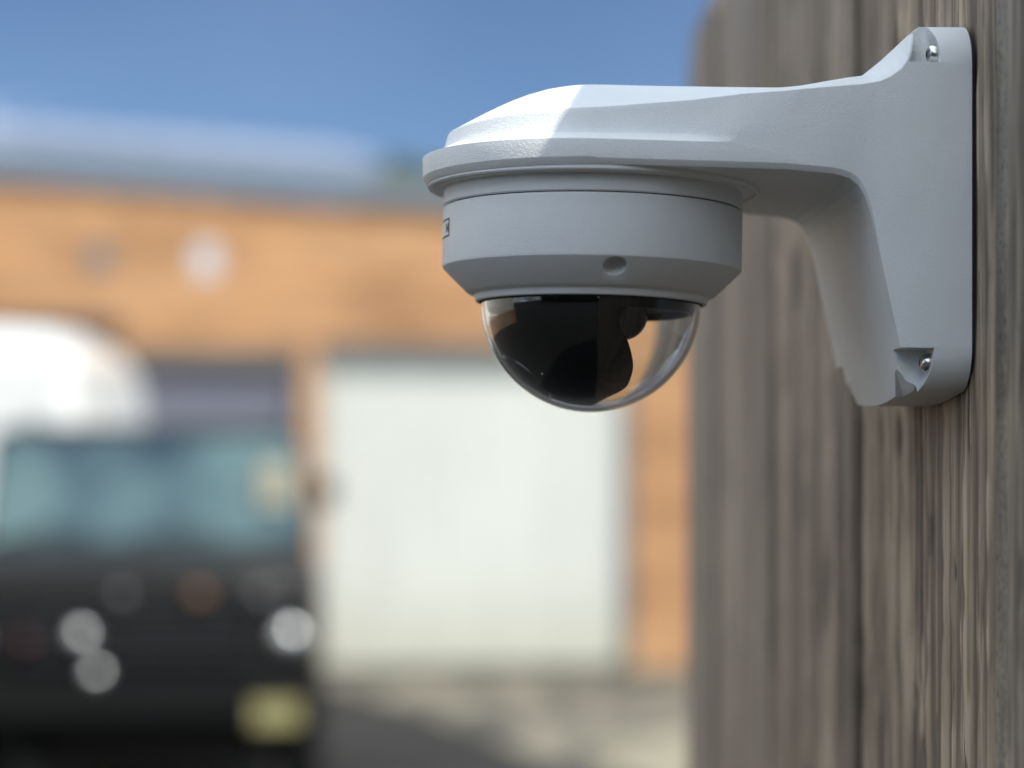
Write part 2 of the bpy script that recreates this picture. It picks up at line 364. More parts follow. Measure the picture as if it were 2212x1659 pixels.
# fittings on the wall
xb = T_of(445); zb = Hgt(445, 562)
def fitting(name, x, z, r, m, lab):
    f_ = obj(name, lathe([(0, -.1), (r * .6, -.095), (r * .92, -.07), (r, -.04), (r, 0), (0, 0)], 28), m, bld, 40, loc=(x, -.004, z))
    f_.rotation_euler = (R(-90), 0, 0); f_.data.transform(Matrix.Rotation(math.pi, 4, 'X') ); f_.data.transform(Matrix.Diagonal((1, 1.3, 1, 1))); f_['label'] = lab; return f_
fitting('bulkhead_lamp', xb, zb, .13, mat('opal_white', (.55, .54, .56), .3), 'pale oval lamp fitting')
fitting('vent', T_of(215), Hgt(215, 556), .11, M_GREY, 'grey round vent')

# ------------------------------------------------------------------ tree beyond the building
def tree(x, y, h, rad, lab, seed):
    rr = random.Random(seed)
    t = empty('broadleaf_tree', (x, y, 0)); tag(t, lab, 'tree')
    bm = bmesh.new()
    def limb(p, q, r0, r1):
        p, q = Vector(p), Vector(q); d = (q - p).normalized(); s = d.orthogonal().normalized(); w = d.cross(s)
        a = [bm.verts.new(p + (s * math.cos(k * math.pi / 3) + w * math.sin(k * math.pi / 3)) * r0) for k in range(6)]
        b = [bm.verts.new(q + (s * math.cos(k * math.pi / 3) + w * math.sin(k * math.pi / 3)) * r1) for k in range(6)]
        for k in range(6): bm.faces.new((a[k], a[(k + 1) % 6], b[(k + 1) % 6], b[k]))
    limb((0, 0, 0), (.1, 0, h * .55), .16, .1); limb((.1, 0, h * .55), (0, .1, h * .9), .1, .03)
    tips = []
    for i in range(14):
        a = rr.random() * 6.28; z = h * (.42 + .4 * rr.random()); q = (math.cos(a) * rad * .7, math.sin(a) * rad * .7, z + rad * .4)
        limb((.05, 0, z), q, .05, .012); tips.append(q)
    obj('trunk', bm, mat('bark', (.12, .09, .06), .9), t)
    vs, fs = [], []
    M = mat('leaves', (.045, .08, .02), .7)
    for i in range(6500):
        c = rr.choice(tips); g = Vector((rr.gauss(0, .3), rr.gauss(0, .3), rr.gauss(0, .28))) * rad
        p = Vector(c) * .85 + Vector((0, 0, c[2] * .15)) + g; s = .15
        a = Vector((rr.gauss(0, 1), rr.gauss(0, 1), rr.gauss(0, 1))).normalized() * s; b = a.orthogonal().normalized() * s * .6
        n = len(vs); vs += [p - a, p + b, p + a, p - b]; fs.append((n, n + 1, n + 2, n + 3))
    obj('crown', (vs, [], fs), M, t)
tree((900 - 1106) / FP * 36, 36, 7.8, .75, 'green leafy tree showing over the workshop roof beside the camera dome', 3)

# ------------------------------------------------------------------ dark car
M_CAR = mat('black_car_paint', (.007, .006, .005), .45, spec=.22)
M_TRIM = mat('black_trim', (.006, .006, .006), .75, spec=.2)
M_TYRE = mat('tyre_rubber', (.01, .01, .01), .85)
M_WIND = mat('teal_tinted_glass', (.13, .21, .22), .12, spec=.7)
_n = noise(M_WIND, coords(M_WIND), 1.6, 3); lk(M_WIND, ramp(M_WIND, _n, [(.40, (.02, .045, .065)), (.60, (.10, .165, .17))]), 'Base Color')
M_LAMP = mat('lamp_reflector', (.85, .85, .82), .30, .9)
M_AMB = mat('amber_lens', (.15, .075, .035), .3)
M_RED = mat('dull_red_lens', (.06, .012, .01), .35)
M_PLATE = mat('yellow_plate', (.34, .31, .14), .4)
M_CHROME = mat('chrome', (.6, .6, .6), .2, 1)
M_GRIL = mat('grille_grey', (.12, .12, .125), .35, .6)
def wheel(parent, x, y, r=.36, w=.24):
    s = obj('wheel', lathe([(r * .62, -w / 2), (r * .9, -w / 2), (r, -w * .38), (r, w * .38), (r * .9, w / 2), (r * .62, w / 2)], 40, closed=True), M_TYRE, parent, 40, loc=(x, y, r))
    s.rotation_euler = (0, R(90), 0)
    k = obj('rim', lathe([(0, -w * .3), (r * .2, -w * .34), (r * .55, -w * .2), (r * .62, -w * .42), (r * .62, w * .42), (0, w * .3)], 30), M_CHROME, s, 40)
    return s
def make_car(x, y, rz):
    c = empty('estate_car', (x, y, 0), rz)
    tag(c, 'dark four-wheel-drive car with teal windscreen and small yellow plate, parked on asphalt', 'car')
    # body: cross-sections along the length (front at y=0)
    st = [(0.0, .80, .50, 1.16, 1.20), (.05, .86, .45, 1.24, 1.28), (.25, .88, .42, 1.27, 1.31), (.9, .88, .40, 1.30, 1.345), (1.3, .88, .40, 1.32, 1.36), (2.6, .88, .40, 1.34, 1.36), (4.2, .88, .42, 1.34, 1.36), (4.4, .85, .46, 1.3, 1.34), (4.48, .8, .5, 1.25, 1.28)]
    bm = bmesh.new(); rings = []
    for (yy, w, z0, zs, zt) in st:
        pr = [(-w + .06, z0), (-w, z0 + .1), (-w, .80), (-w + .01, zs - .06), (-w + .05, zs), (-w * .6, zt), (0, zt + .01), (w * .6, zt), (w - .05, zs), (w - .01, zs - .06), (w, .80), (w, z0 + .1), (w - .06, z0)]
        rings.append([bm.verts.new((a, yy, b)) for a, b in pr])
    for a, b in zip(rings[:-1], rings[1:]):
        for i in range(len(a)): j = (i + 1) % len(a); bm.faces.new((a[i], a[j], b[j], b[i]))
    bm.faces.new(rings[0]); bm.faces.new(rings[-1])
    obj('body', bm, M_CAR, c, 30)
    bm = hull([(sx * wx, yy, zz) for sx in (-1, 1) for wx, yy, zz in ((.84, 1.25, 1.3), (.84, 4.35, 1.3), (.80, 1.5, 1.92), (.80, 4.3, 1.92), (.72, 1.6, 1.97), (.72, 4.25, 1.98))])
    obj('cabin', bm, M_CAR, c, 30)
    ws = Vector((0, 1.262, 1.36)); we = Vector((0, 1.485, 1.90)); nrm = Vector((0, -1, .4)).normalized() * .012
    bm = bmesh.new(); q = [(-.80, ws), (.80, ws), (.77, we), (-.77, we)]
    v0 = [bm.verts.new(Vector((a, 0, 0)) + p + nrm) for a, p in q]; v1 = [bm.verts.new(Vector((a, 0, 0)) + p - nrm) for a, p in q]
    bm.faces.new(v0); bm.faces.new(v1); [bm.faces.new((v0[i], v0[(i + 1) % 4], v1[(i + 1) % 4], v1[i])) for i in range(4)]
    obj('windscreen', bm, M_WIND, c)
    obj('windscreen_card', mbox((.66, 1.33, 1.66), (.16, .01, .26), .003, rot=Euler((R(-22), 0, 0))), mat('pale_card', (.26, .24, .165), .6), c)
    for s in (-1, 1):
        for (y0, y1) in ((1.7, 2.5), (2.58, 3.4), (3.48, 4.1)):
            bm = bmesh.new()
            q = [(s * .850, y0 - .18 if y0 < 2 else y0, 1.38), (s * .850, y1, 1.38), (s * .812, y1, 1.84), (s * .812, y0 + .03, 1.84)]
            v0 = [bm.verts.new((a + s * .006, b, d)) for a, b, d in q]; v1 = [bm.verts.new((a - s * .02, b, d)) for a, b, d in q]
            bm.faces.new(v0); bm.faces.new(v1); [bm.faces.new((v0[i], v0[(i + 1) % 4], v1[(i + 1) % 4], v1[i])) for i in range(4)]
            obj('side_window', bm, M_WIND, c)
        obj('door_mirror', mbox((s * .92, 1.45, 1.62), (.10, .07, .16), .02), M_TRIM, c, 40)
        obj('roof_rail', mbox((s * .66, 2.95, 2.0), (.04, 2.1, .035), .01), M_CHROME, c)
        hl = obj('headlight', lathe([(0, .045), (.024, .042), (.046, .032), (.062, .014), (.068, -.005), (.068, -.03), (0, -.03)], 28), M_LAMP, c, 40, loc=(s * .72, -.03, .95)); hl.rotation_euler = (R(90), 0, 0)
        obj('sidelight', mbox((s * .72, -.01, 1.10), (.09, .05, .07), .012), M_GRIL, c, 40)
    obj('bumper', mbox((0, -.05, .66), (1.74, .2, .2), .04), M_TRIM, c, 40)
    bm = bmesh.new(); box(bm, (0, -.01, .97), (1.1, .03, .3), .01)
    g = obj('grille', bm, M_TRIM, c)
    for i in range(5): obj('grille_bar', mbox((0, -.035, .86 + i * .055), (1.04, .02, .014), .004), M_GRIL, g)
    for (a, z, r_, m_, nm) in ((-.22, .96, .085, M_LAMP, 'driving_lamp'), (-.15, .79, .075, M_LAMP, 'fog_lamp'), (-.04, 1.14, .07, M_GRIL, 'driving_lamp'), (.58, 1.14, .07, M_GRIL, 'driving_lamp'), (.31, 1.14, .075, M_AMB, 'amber_lamp'), (-.47, .93, .06, M_RED, 'red_reflector')):
        o = obj(nm, lathe([(0, r_ * .45), (r_ * .22, r_ * .42), (r_ * .42, r_ * .3), (r_ * .55, r_ * .1), (r_ * .6, -.005), (r_ * .6, -.03), (0, -.03)], 24), m_, c, 40, loc=(a, -.10 if z < .9 else -.06, z)); o.rotation_euler = (R(90), 0, 0)
    obj('number_plate', mbox((.66, -.16, .61), (.22, .012, .12), .004), M_PLATE, c)
    for a in (-.5, .16): obj('wiper', mbox((a, 1.20, 1.40), (.42, .02, .02), .004, rot=Euler((0, R(-6), 0))), M_TRIM, c); obj('wiper_spindle', mbox((a, 1.18, 1.42), (.06, .04, .06), .01), M_CHROME, c)
    for s in (-1, 1):
        wheel(c, s * .78, .85, .39); wheel(c, s * .78, 3.6, .39)
    return c
CZ = 10.4
car = make_car(-1.742, CZ, R(6))

# ------------------------------------------------------------------ white van parked behind it
def make_van(x, y, rz):
    c = empty('panel_van', (x, y, 0), rz)
    tag(c, 'high white panel van at the left edge, behind the dark car', 'van')
    M_VAN = mat('white_van_paint', (.82, .83, .80), .25); bsdf(M_VAN).inputs['Coat Weight'].default_value = .4
    bm = bmesh.new(); rings = []
    for (yy, w, z0, zt) in [(0, .93, .45, 2.62), (.06, .99, .40, 2.72), (1.2, 1.0, .40, 2.76), (3.6, 1.0, .40, 2.72), (4.1, .98, .40, 2.35), (4.75, .96, .40, 1.45), (5.4, .92, .42, 1.25), (5.5, .86, .48, 1.1)]:
        pr = [(-w + .05, z0), (-w, z0 + .1), (-w, zt * .55), (-w + .05, zt - .25), (-w + .2, zt - .04), (0, zt), (w - .2, zt - .04), (w - .05, zt - .25), (w, zt * .55), (w, z0 + .1), (w - .05, z0)]
        rings.append([bm.verts.new((a, yy, b)) for a, b in pr])
    for a, b in zip(rings[:-1], rings[1:]):
        for i in range(len(a)): j = (i + 1) % len(a); bm.faces.new((a[i], a[j], b[j], b[i]))
    bm.faces.new(rings[0]); bm.faces.new(rings[-1])
    obj('body', bm, M_VAN, c, 30)
    for s in (-1, 1):
        d = obj('rear_door', mbox((s * .44, -.012, 1.5), (.86, .03, 1.95), .012), M_VAN, c, 40)
        obj('handle', mbox((s * .08, -.04, 1.35), (.05, .03, .2), .008), M_TRIM, d, 40)
        obj('tail_lamp', mbox((s * .9, -.01, 1.1), (.1, .05, .5), .01), M_RED, c, 40)
        wheel(c, s * .85, 1.1); wheel(c, s * .85, 4.6)
    obj('bumper', mbox((0, -.06, .5), (1.9, .18, .2), .03), M_TRIM, c, 40)
    return c
van = make_van(-3.88, 15.2, R(0)); van.scale = (1, .78, 1.01)   # a short van

# ------------------------------------------------------------------ long sunlit wall across the yard on the left (the clear dome mirrors it)
side = empty('yard_building', (-6.5, 1.0, 0)); tag(side, 'long brick and render building across the yard, left of the camera', 'building')
M_REND = mat('cream_render', (.76, .72, .64), .8)
obj('wall', mbox((-.15, 6.0, .55), (.3, 12, 1.1)), M_BRICK, side)
obj('upper_wall', mbox((-.16, 6.0, 3.55), (.3, 12, 4.9)), M_REND, side)
for k in range(4):
    w_ = obj('window', mbox((.0, 1.4 + k * 3.0, 3.5), (.06, 1.5, 1.2), .01), M_DOOR, side); obj('pane', mbox((.035, 1.4 + k * 3.0, 3.5), (.02, 1.36, 1.06)), M_WIND, w_)
obj('roof', prism([(0, 6.0), (12, 6.0), (12, 6.15), (0, 6.15)], -6, .4, 0), M_GREY, side)

# dark trees closing the yard behind the photographer
rt = random.Random(5); bm = bmesh.new()
for i in range(26):
    m_ = Matrix.Translation((-32 + i * 2.6, -24 + rt.uniform(-2, 2), rt.uniform(2.2, 3.6))) @ Matrix.Diagonal((rt.uniform(1.8, 2.8), 2.0, rt.uniform(2.6, 4.2), 1))
    r_ = bmesh.ops.create_icosphere(bm, subdivisions=3, radius=1, matrix=m_)
    for v in r_['verts']: v.co += Vector((rt.gauss(0, .16), rt.gauss(0, .16), rt.gauss(0, .16)))
tl = obj('tree_belt', bm, mat('dark_foliage', (.035, .055, .02), .8)); tag(tl, 'belt of dark trees behind the photographer', 'trees', kind='stuff')

# ================================================================== FENCE
fence = empty('board_fence', (0, 0, 0), A)
tag(fence, 'weathered grey brown vertical board fence that carries the security camera', 'fence')
def vnoise(x, y, seed):
    """smooth value noise, vectorised"""
    def h(i, j):
        n = (i * 374761393 + j * 668265263 + seed * 1442695040) & 0xffffffff
        n = ((n ^ (n >> 13)) * 1274126177) & 0xffffffff
        return ((n ^ (n >> 16)) & 0xffff) / 65535.0
    xi = np.floor(x).astype(np.int64); yi = np.floor(y).astype(np.int64); xf = x - xi; yf = y - yi
    xf = xf * xf * (3 - 2 * xf); yf = yf * yf * (3 - 2 * yf)
    return (h(xi, yi) * (1 - xf) + h(xi + 1, yi) * xf) * (1 - yf) + (h(xi, yi + 1) * (1 - xf) + h(xi + 1, yi + 1) * xf) * yf
def board_mesh(f0, f1, h0, h1, seed, fine, thick=.02, round_far=False, cracks=(), knots=()):
    """front sheet with real grain relief in the part the camera sees, closed to the back"""
    if fine:
        fs = np.arange(f0, f1 + 1e-6, fine[0]); fs[-1] = f1
        hs = np.concatenate([[h0, h0 + .6], np.arange(fine[2], fine[3], fine[1]), [h1]]); hs = np.unique(hs)
    else:
        fs = np.concatenate([[f0, f0 + .003], np.linspace(f0 + .02, f1 - .02, 8), [f1 - .003, f1]]); hs = np.array([h0, h0 + .8, -.2, 0, .2, h1 - .02, h1])
    Fg, Hg = np.meshgrid(fs, hs, indexing='ij')
    wob = (vnoise(Fg * 12, Hg * 3, seed + 9) - .5) * .004
    a = vnoise((Fg + wob) * 330, Hg * 24, seed) - .5; b = vnoise((Fg + wob) * 130, Hg * 2.5, seed + 1) - .5; c = vnoise(Fg * 9, Hg * .8, seed + 2) - .5
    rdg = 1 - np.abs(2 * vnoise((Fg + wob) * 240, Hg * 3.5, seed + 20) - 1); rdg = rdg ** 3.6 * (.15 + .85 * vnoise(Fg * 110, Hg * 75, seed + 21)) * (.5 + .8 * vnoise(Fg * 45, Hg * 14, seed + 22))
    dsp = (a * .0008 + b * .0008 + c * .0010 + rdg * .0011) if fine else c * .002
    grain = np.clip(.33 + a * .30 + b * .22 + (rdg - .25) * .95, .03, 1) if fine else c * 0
    for (cf, w, dep, ha, hb) in cracks:
        cw = cf + (vnoise(Hg * 18 + 3, Hg * 0, seed + 5) - .5) * .006 + (vnoise(Hg * 70, Hg * 0, seed + 6) - .5) * .0012
        on = np.clip((Hg - ha) / .03, 0, 1) * np.clip((hb - Hg) / .03, 0, 1)
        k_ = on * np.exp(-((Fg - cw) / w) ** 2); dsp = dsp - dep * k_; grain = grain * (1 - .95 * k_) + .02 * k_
    for (kf, kh, rf_, rh) in knots:
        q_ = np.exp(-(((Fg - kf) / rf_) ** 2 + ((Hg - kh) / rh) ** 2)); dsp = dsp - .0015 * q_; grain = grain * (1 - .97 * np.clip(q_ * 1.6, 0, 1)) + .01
    edge = np.minimum(Fg - f0, f1 - Fg); dsp = dsp - .0016 * np.clip(1 - edge / .003, 0, 1) ** 2
    Hz = Hg.copy()
    if round_far:
        top = h1 - .06 * np.clip((Fg - (f1 - .07)) / .07, 0, 1) ** 2.6
        Hz = np.where(Hg > 0, np.minimum(Hg, 1e9) * (top / h1), Hg)
    X = D - dsp
    nf, nh = Fg.shape
    vs = np.stack([X, Fg, Hz + EYE], -1).reshape(-1, 3).tolist()
    idx = np.arange(nf * nh).reshape(nf, nh)
    faces = np.stack([idx[:-1, :-1], idx[:-1, 1:], idx[1:, 1:], idx[1:, :-1]], -1).reshape(-1, 4).tolist()
    rim = list(idx[:, 0]) + list(idx[-1, 1:]) + list(idx[::-1, -1][1:]) + list(idx[0, ::-1][1:-1])
    n = len(vs); back = []
    for r in rim: p = vs[r]; vs.append((D + thick, p[1], p[2])); back.append(n); n += 1
    for i in range(len(rim)): j = (i + 1) % len(rim); faces.append((int(rim[i]), int(rim[j]), back[j], back[i]))
    faces.append(back[::-1])
    return (vs, [], faces), (np.concatenate([grain.reshape(-1), np.full(len(rim), .36)]) if fine else None)
edges = [-1.10, -.83, -.56, -.29, -.02, .245, .515, .785, 1.055, 1.333, 1.602, 1.80]
for i, (a, b) in enumerate(zip(edges[:-1], edges[1:])):
    h1 = .402 if b < 1.1 else .357
    fine = {6: (.0008, .004, -.16, .26), 7: (.0007, .003, -.16, .27), 8: (.0016, .006, -.20, .34)}.get(i)
    cr_ = ()
    kn = ()
    if i == 7:
        cr_ = ((LF(1978, D), .0014, .007, -1, .06), (LF(1990, D), .0016, .007, -1, .5), (LF(2003, D), .0013, .008, -1, .045), (LF(2062, D), .0009, .0025, -.2, .03), (LF(2040, D), .0008, .002, .0, .05), (LF(1905, D), .0012, .004, -.3, .1), (LF(1938, D), .0010, .003, -.1, .3))
        kn = ((LF(1943, D), .026, .007, .010), (LF(1935, D), .1905, .008, .012), (LF(2066, D), -.030, .0025, .006), (LF(2012, D), -.0155, .004, .010), (LF(2110, D), .155, .002, .005))
    if i == 6: cr_ = ((.70, .0010, .004, -1, .2), (.765, .0007, .002, -.2, .2)); kn = ((.752, .07, .002, .004),)
    if i == 8: cr_ = ((1.19, .003, .007, -1, .5), (1.105, .002, .005, -1, .1)); kn = ((1.15, -.05, .014, .02), (1.25, .12, .016, .02))
    if i == 9: cr_ = ()
    sw = .0205
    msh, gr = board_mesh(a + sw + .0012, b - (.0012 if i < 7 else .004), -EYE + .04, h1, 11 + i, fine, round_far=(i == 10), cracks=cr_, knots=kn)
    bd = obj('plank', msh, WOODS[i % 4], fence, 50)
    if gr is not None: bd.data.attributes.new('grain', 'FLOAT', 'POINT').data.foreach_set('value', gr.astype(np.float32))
    rec = 0 if i < 8 else .0055
    obj('joint_light_stop', mbox((D + .0262, a, .95), (.012, .05, 1.85), .001), M_RAIL, bd)  # unseen strip added behind each joint to stop sun leaking through
    obj('planed_edge', mbox((D + .0115 + rec, a + sw / 2 + .0006, (h1 - .002 - EYE + .04) / 2 + EYE), (.0208, sw - .001, h1 + EYE - .045), .0006), M_STRIP, bd)
for z in (.35, 1.1, 1.75): obj('rail', mbox((D + .0555, .35, z), (.045, 2.9, .09), .004), M_RAIL, fence)
for f in (-1.0, .3, 1.72): obj('post', mbox((D + .1235, f, .97), (.09, .09, 1.94), .005), M_RAIL, fence)

# ================================================================== BRACKET
F0 = .8965; LC = .0622; PL = D - .0016
brk = empty('wall_bracket', world(0, F0, 0), A)
tag(brk, 'white powder coated arm bracket screwed to the board fence, holding the dome camera', 'bracket')
WR = .0671
underside = [(-.01, .1218), (LC, .1212), (.128, .1196), (near(1790, 373)[0], near(1790, 373)[1])]
pl_ = [(1815, 377), (1838, 385), (1856, 400), (1870, 424), (1879, 450), (1887, 480), (1895, 520), (1904, 565), (1945, 750), (1969, 858), (1992, 960)]
underside += [near(u, v) for u, v in pl_] + [(.1965, -.02)]
he_t = [(-.01, .1408), (LC, .1436), (.094, .1454), (.113, .1474), (.129, .1483), near(1860, 183), near(1900, 177), near(1925, 166), near(1947, 150), near(1960, 132), near(1967, 112), near(1972, 92), near(1976, 76), near(1984, 63), (.1990, .1750)]
hs_t = [(-.01, .1600), (LC, .1602), (.0986, .1590), (.13, .1576), (.150, .1576), (.160, .1580), (.170, .1660), (.179, .1743), (.1825, .1776), (.1990, .1785)]
lv = [  # (radius on the tip, kind)
    (0.0, 'hb'), (.030, 'hb'), (.0655, 'hb'), (WR, 'rb'), (WR, 'rm'), (WR, 'rt'), (.0648, 'l1'), (.0612, 'l2'), (.0592, 'l3'), (.0582, 'l4'), (.0575, 'he1'), (.0570, 'he')]
caps = [(x, 1 - x ** (2.4 - .85 * x), 1 - x ** 6) for x in (.93, .857, .78, .70, .60, .507, .40, .288, .15)] + [(0.0, 1.0, 1.0)]
def smooth(x): x = min(1, max(0, x)); return x * x * (3 - 2 * x)
def levels(l, tip):
    """list of (w, h) from the underside spine to the top spine; tip=True means on the arc"""
    hb = interp(underside, l); he = interp(he_t, l); hs = interp(hs_t, l)
    rt = .1302 - .028 * (l - LC)
    steep = smooth((l - .150) / .012)
    t = 0 if tip else min(1, max(0, (l - LC) / (.1129 - LC))); t = t ** 1.25
    t8 = 0 if tip else min(1, max(0, (l - LC) / (.135 - LC)))
    res = []
    steep2 = 0 if tip else smooth((l - .158) / .010)
    rb = hb + .0026 * (1 - .85 * steep2) + steep * .001
    rt2 = max(rt, rb + .001) if l < .19 else rb + .002
    for r, k in lv:
        if k == 'hb': w = r + (WR - .0003 - r) * steep2 * (r > .05); h = hb
        elif k == 'rb': w = r; h = rb
        elif k == 'rm': w = r; h = rb + (rt2 - rb) * .5
        elif k == 'rt': w = r; h = rt2
        else:
            tt = t8 if k in ('he', 'he1') else t
            w = r + (WR - r) * tt
            h = {'l1': rt2 + .0006, 'l2': rt2 + .0020, 'l3': rt2 + .0034, 'l4': rt2 + .0058, 'he1': (rt2 + .0058) * .25 + he * .75, 'he': he}[k]
            h = min(h, he) if k != 'he' else he
        res.append((w, h))
    we = res[-1][0]
    for s, p0, p1 in caps:
        p = p0 + (p1 - p0) * smooth((l - .13) / .03)
        res.append((we * s, he + (hs - he) * p))
    # small bottom chamfer shrinks with width: keep level 2 just inside
    return res
ls = sorted(set([round(float(x), 5) for x in list(np.linspace(LC, .145, 26)) + list(np.linspace(.145, .198, 54)) + [p[0] for p in underside if LC < p[0] < PL] + [p[0] for p in he_t if LC < p[0] < PL]] ))
ls = [x for x in ls if x < PL - .0002] + [PL]
bm = bmesh.new(); cols = []
def add_col(pts): cols.append([bm.verts.new(p) for p in pts])
for l in reversed(ls[1:]): add_col([(l, -w, h) for w, h in levels(l, False)])
NA = 72
for i in range(NA + 1):
    ph = math.pi * i / NA                        # 0 = near side, pi = far side
    base = levels(LC, True); pts = []
    for k, (w, _) in enumerate(base):
        x = LC - w * math.sin(ph); pts.append((x, -w * math.cos(ph), levels(x, True)[k][1] if w > 1e-6 else _))
    add_col(pts)
for l in ls[1:]: add_col([(l, w, h) for w, h in levels(l, False)])
for a, b in zip(cols[:-1], cols[1:]):
    for k in range(len(a) - 1): bm.faces.new((a[k], b[k], b[k + 1], a[k + 1]))
bmesh.ops.remove_doubles(bm, verts=bm.verts, dist=1e-6)
es = [e for e in bm.edges if e.is_boundary]
bmesh.ops.holes_fill(bm, edges=es, sides=0)
# close the spines (near and far halves share them)
bmesh.ops.remove_doubles(bm, verts=bm.verts, dist=1e-6)
body = obj('arm_body', bm, M_WHITE, brk, None, loc=(0, 0, 0))
def rrect(x0, x1, z0, z1, r, bow=0, n=8):
    pts = []
    for cx, cz, a0 in ((x1 - r, z1 - r, 0), (x0 + r, z1 - r, 90), (x0 + r, z0 + r, 180), (x1 - r, z0 + r, 270)):
        for i in range(n + 1):
            a = R(a0 + 90 * i / n); pts.append((cx + r * math.cos(a), cz + r * math.sin(a)))
        if a0 == 180 and bow:
            for i in range(1, 10):
                s = i / 10; pts.append((x0 + r + (x1 - x0 - 2 * r) * s, z0 - bow * math.sin(math.pi * s)))
    return pts
clip = prism(rrect(-.0668, .0668, .0385, .1748, .0165, bow=.0030), -.05, PL + .01, 0)
boolean(body, [clip], 'INTERSECT')
cut = []
P = near
pk = [P(2018, 751), P(2017, 775), P(2012, 806), P(1999, 842), P(1900, 750.8)]
for s in (-1, 1):
    cut.append(prism([(.1738, .1590), (.1852, .1590), (.1852, .1635), (.1845, .168), (.1830, .1725), (.1815, .180), (.1768, .180), (.1762, .170), (.1752, .164)], s * -.085, s * -.0535, 1))
    cut.append(prism(pk, s * -.085, s * -.0530, 1))
    Aq, Bq, Dq = P(2000, 843), P(1938, 785), P(1963, 858)
    ga, gb = -.0490, -.0300
    PD = lambda u, v, g: (near(u, v, F0 + g), g)
    pts3 = [(P(1890, 741), -.075), (P(1880, 905), -.075), (Bq, -.075), (Aq, -.0675), (Dq, -.0675), (P(1962, 905), -.075)] + \
           [PD(1850, 792, ga), PD(1934, 800, ga), PD(1964, 905, gb), PD(1850, 905, gb)]
    cut.append(hull([(p[0], -s * g, p[1]) for p, g in pts3]))
boolean(body, cut, 'DIFFERENCE', bevel=.0008, angle=24, seg=3)
finish(body.data, 22)
# screws with washers
def screw(l, g, h, spin):
    s = obj('screw', lathe([(0, .0012), (.0009, .0012), (.0010, .0026), (.0012, .0031), (.0022, .0029), (.0030, .0022), (.0035, .0011), (.0036, 0.0), (.0036, -.0006), (0, -.0006)], 36), M_STEEL, brk, 40, loc=(l, g, h))
    s.rotation_euler = (0, R(-90), 0)
    for a in range(3):
        k = obj('screw_recess', mbox((0, 0, .0028), (.0024, .0005, .0008)), M_BLACK, s); k.rotation_euler = (0, 0, spin + a * math.pi / 3)
    return s
for s in (-1, 1):
    screw(.1846, s * .0602, .1630, .4); screw(.1822, s * .0600, .0490, 1.1)
obj('gasket', prism(rrect(-.0655, .0655, .0395, .1734, .0155), PL, D - .0002, 0), M_GASK, brk)

# ================================================================== DOME CAMERA
HC = .12
dome = empty('dome_camera', world(LC, F0, HC), A); dome.rotation_euler = Euler((0, R(1.1), A), 'XYZ')
tag(dome, 'grey white dome security camera with clear bubble, hanging under the bracket arm', 'security camera')
def Q(pts): return [(r, h - HC) for r, h in pts]
obj('mounting_ring', lathe(Q([(.050, .1222), (.0650, .1222), (.0652, .1198), (.0648, .1193), (.0640, .1192), (.0636, .1199), (.0622, .1200), (.0618, .1192), (.0600, .1190), (.050, .1190)]), 160, closed=True), M_HOUSE, dome, 35)
obj('base_collar', lathe(Q([(.040, .1195), (.0582, .1195), (.0586, .1190), (.0588, .1175), (.0588, .1129), (.0583, .1124), (.040, .1124)]), 160, closed=True), M_HOUSE, dome, 35)
obj('seam_gasket', lathe(Q([(.040, .1130), (.0577, .1130), (.0577, .1116), (.040, .1116)]), 160, closed=True), M_GASK, dome, 35)
hs_ = obj('housing', lathe(Q([(.0425, .1120), (.0580, .1120), (.0586, .1117), (.0589, .1110), (.0589, .0893), (.0587, .0886), (.0583, .0881), (.0492, .0792), (.0482, .0786), (.0470, .0783), (.0463, .0779), (.0459, .0771), (.0457, .0762), (.0453, .0755), (.0445, .0752), (.0438, .0755), (.0436, .0765), (.0425, .0800)]), 192, closed=True), M_HOUSE, dome)
# countersunk access hole on the chamfer, seen a little right of the middle
k_ = (1310 - 1106) / FP
ang = math.atan2(-1, (1310 - 1281) / 322 / math.sqrt(1 - (29 / 322) ** 2))
cdir = Vector((math.cos(ang) * .74, math.sin(ang) * .74, -.67)).normalized()
cpos = Vector((math.cos(ang) * .0550, math.sin(ang) * .0550, .0852 - HC))
cut = lathe([(0, -.0085), (.0024, -.0075), (.0043, -.0050), (.0046, 0), (.0047, .02), (0, .02)], 40)
bmesh.ops.transform(cut, matrix=Matrix.Translation(cpos) @ cdir.to_track_quat('Z', 'Y').to_matrix().to_4x4(), verts=cut.verts)
boolean(hs_, [cut], 'DIFFERENCE', bevel=.00035, angle=22)
finish(hs_.data, 28)
obj('dome_seal', lathe(Q([(.0405, .0790), (.0446, .0790), (.0446, .0756), (.0436, .0748), (.0430, .0752), (.0405, .0752)]), 128, closed=True), M_GASK, dome, 35)
HZ = .0760 - HC; RO, RI = .0433, .0416
pr = [(RO - .0002, HZ + .0005)] + [(RO * math.cos(a), HZ - RO * math.sin(a)) for a in np.linspace(0, math.pi / 2, 40)]
pr[-1] = (0, HZ - RO)
pi_ = [(RI * math.cos(a), HZ - RI * math.sin(a)) for a in np.linspace(0, math.pi / 2, 40)]; pi_[-1] = (0, HZ - RI)
pr = pr + pi_[::-1] + [(RI, HZ + .0005)]
dm = obj('dome_cover', lathe(pr, 128, closed=True), M_DOME, dome, 60)
obj('inner_ring', lathe(Q([(0, .0800), (.0414, .0800), (.0414, .0742), (.0405, .0715), (.0385, .0712), (.0380, .0740), (0, .0740)]), 96), M_BLACK, dome, 40)
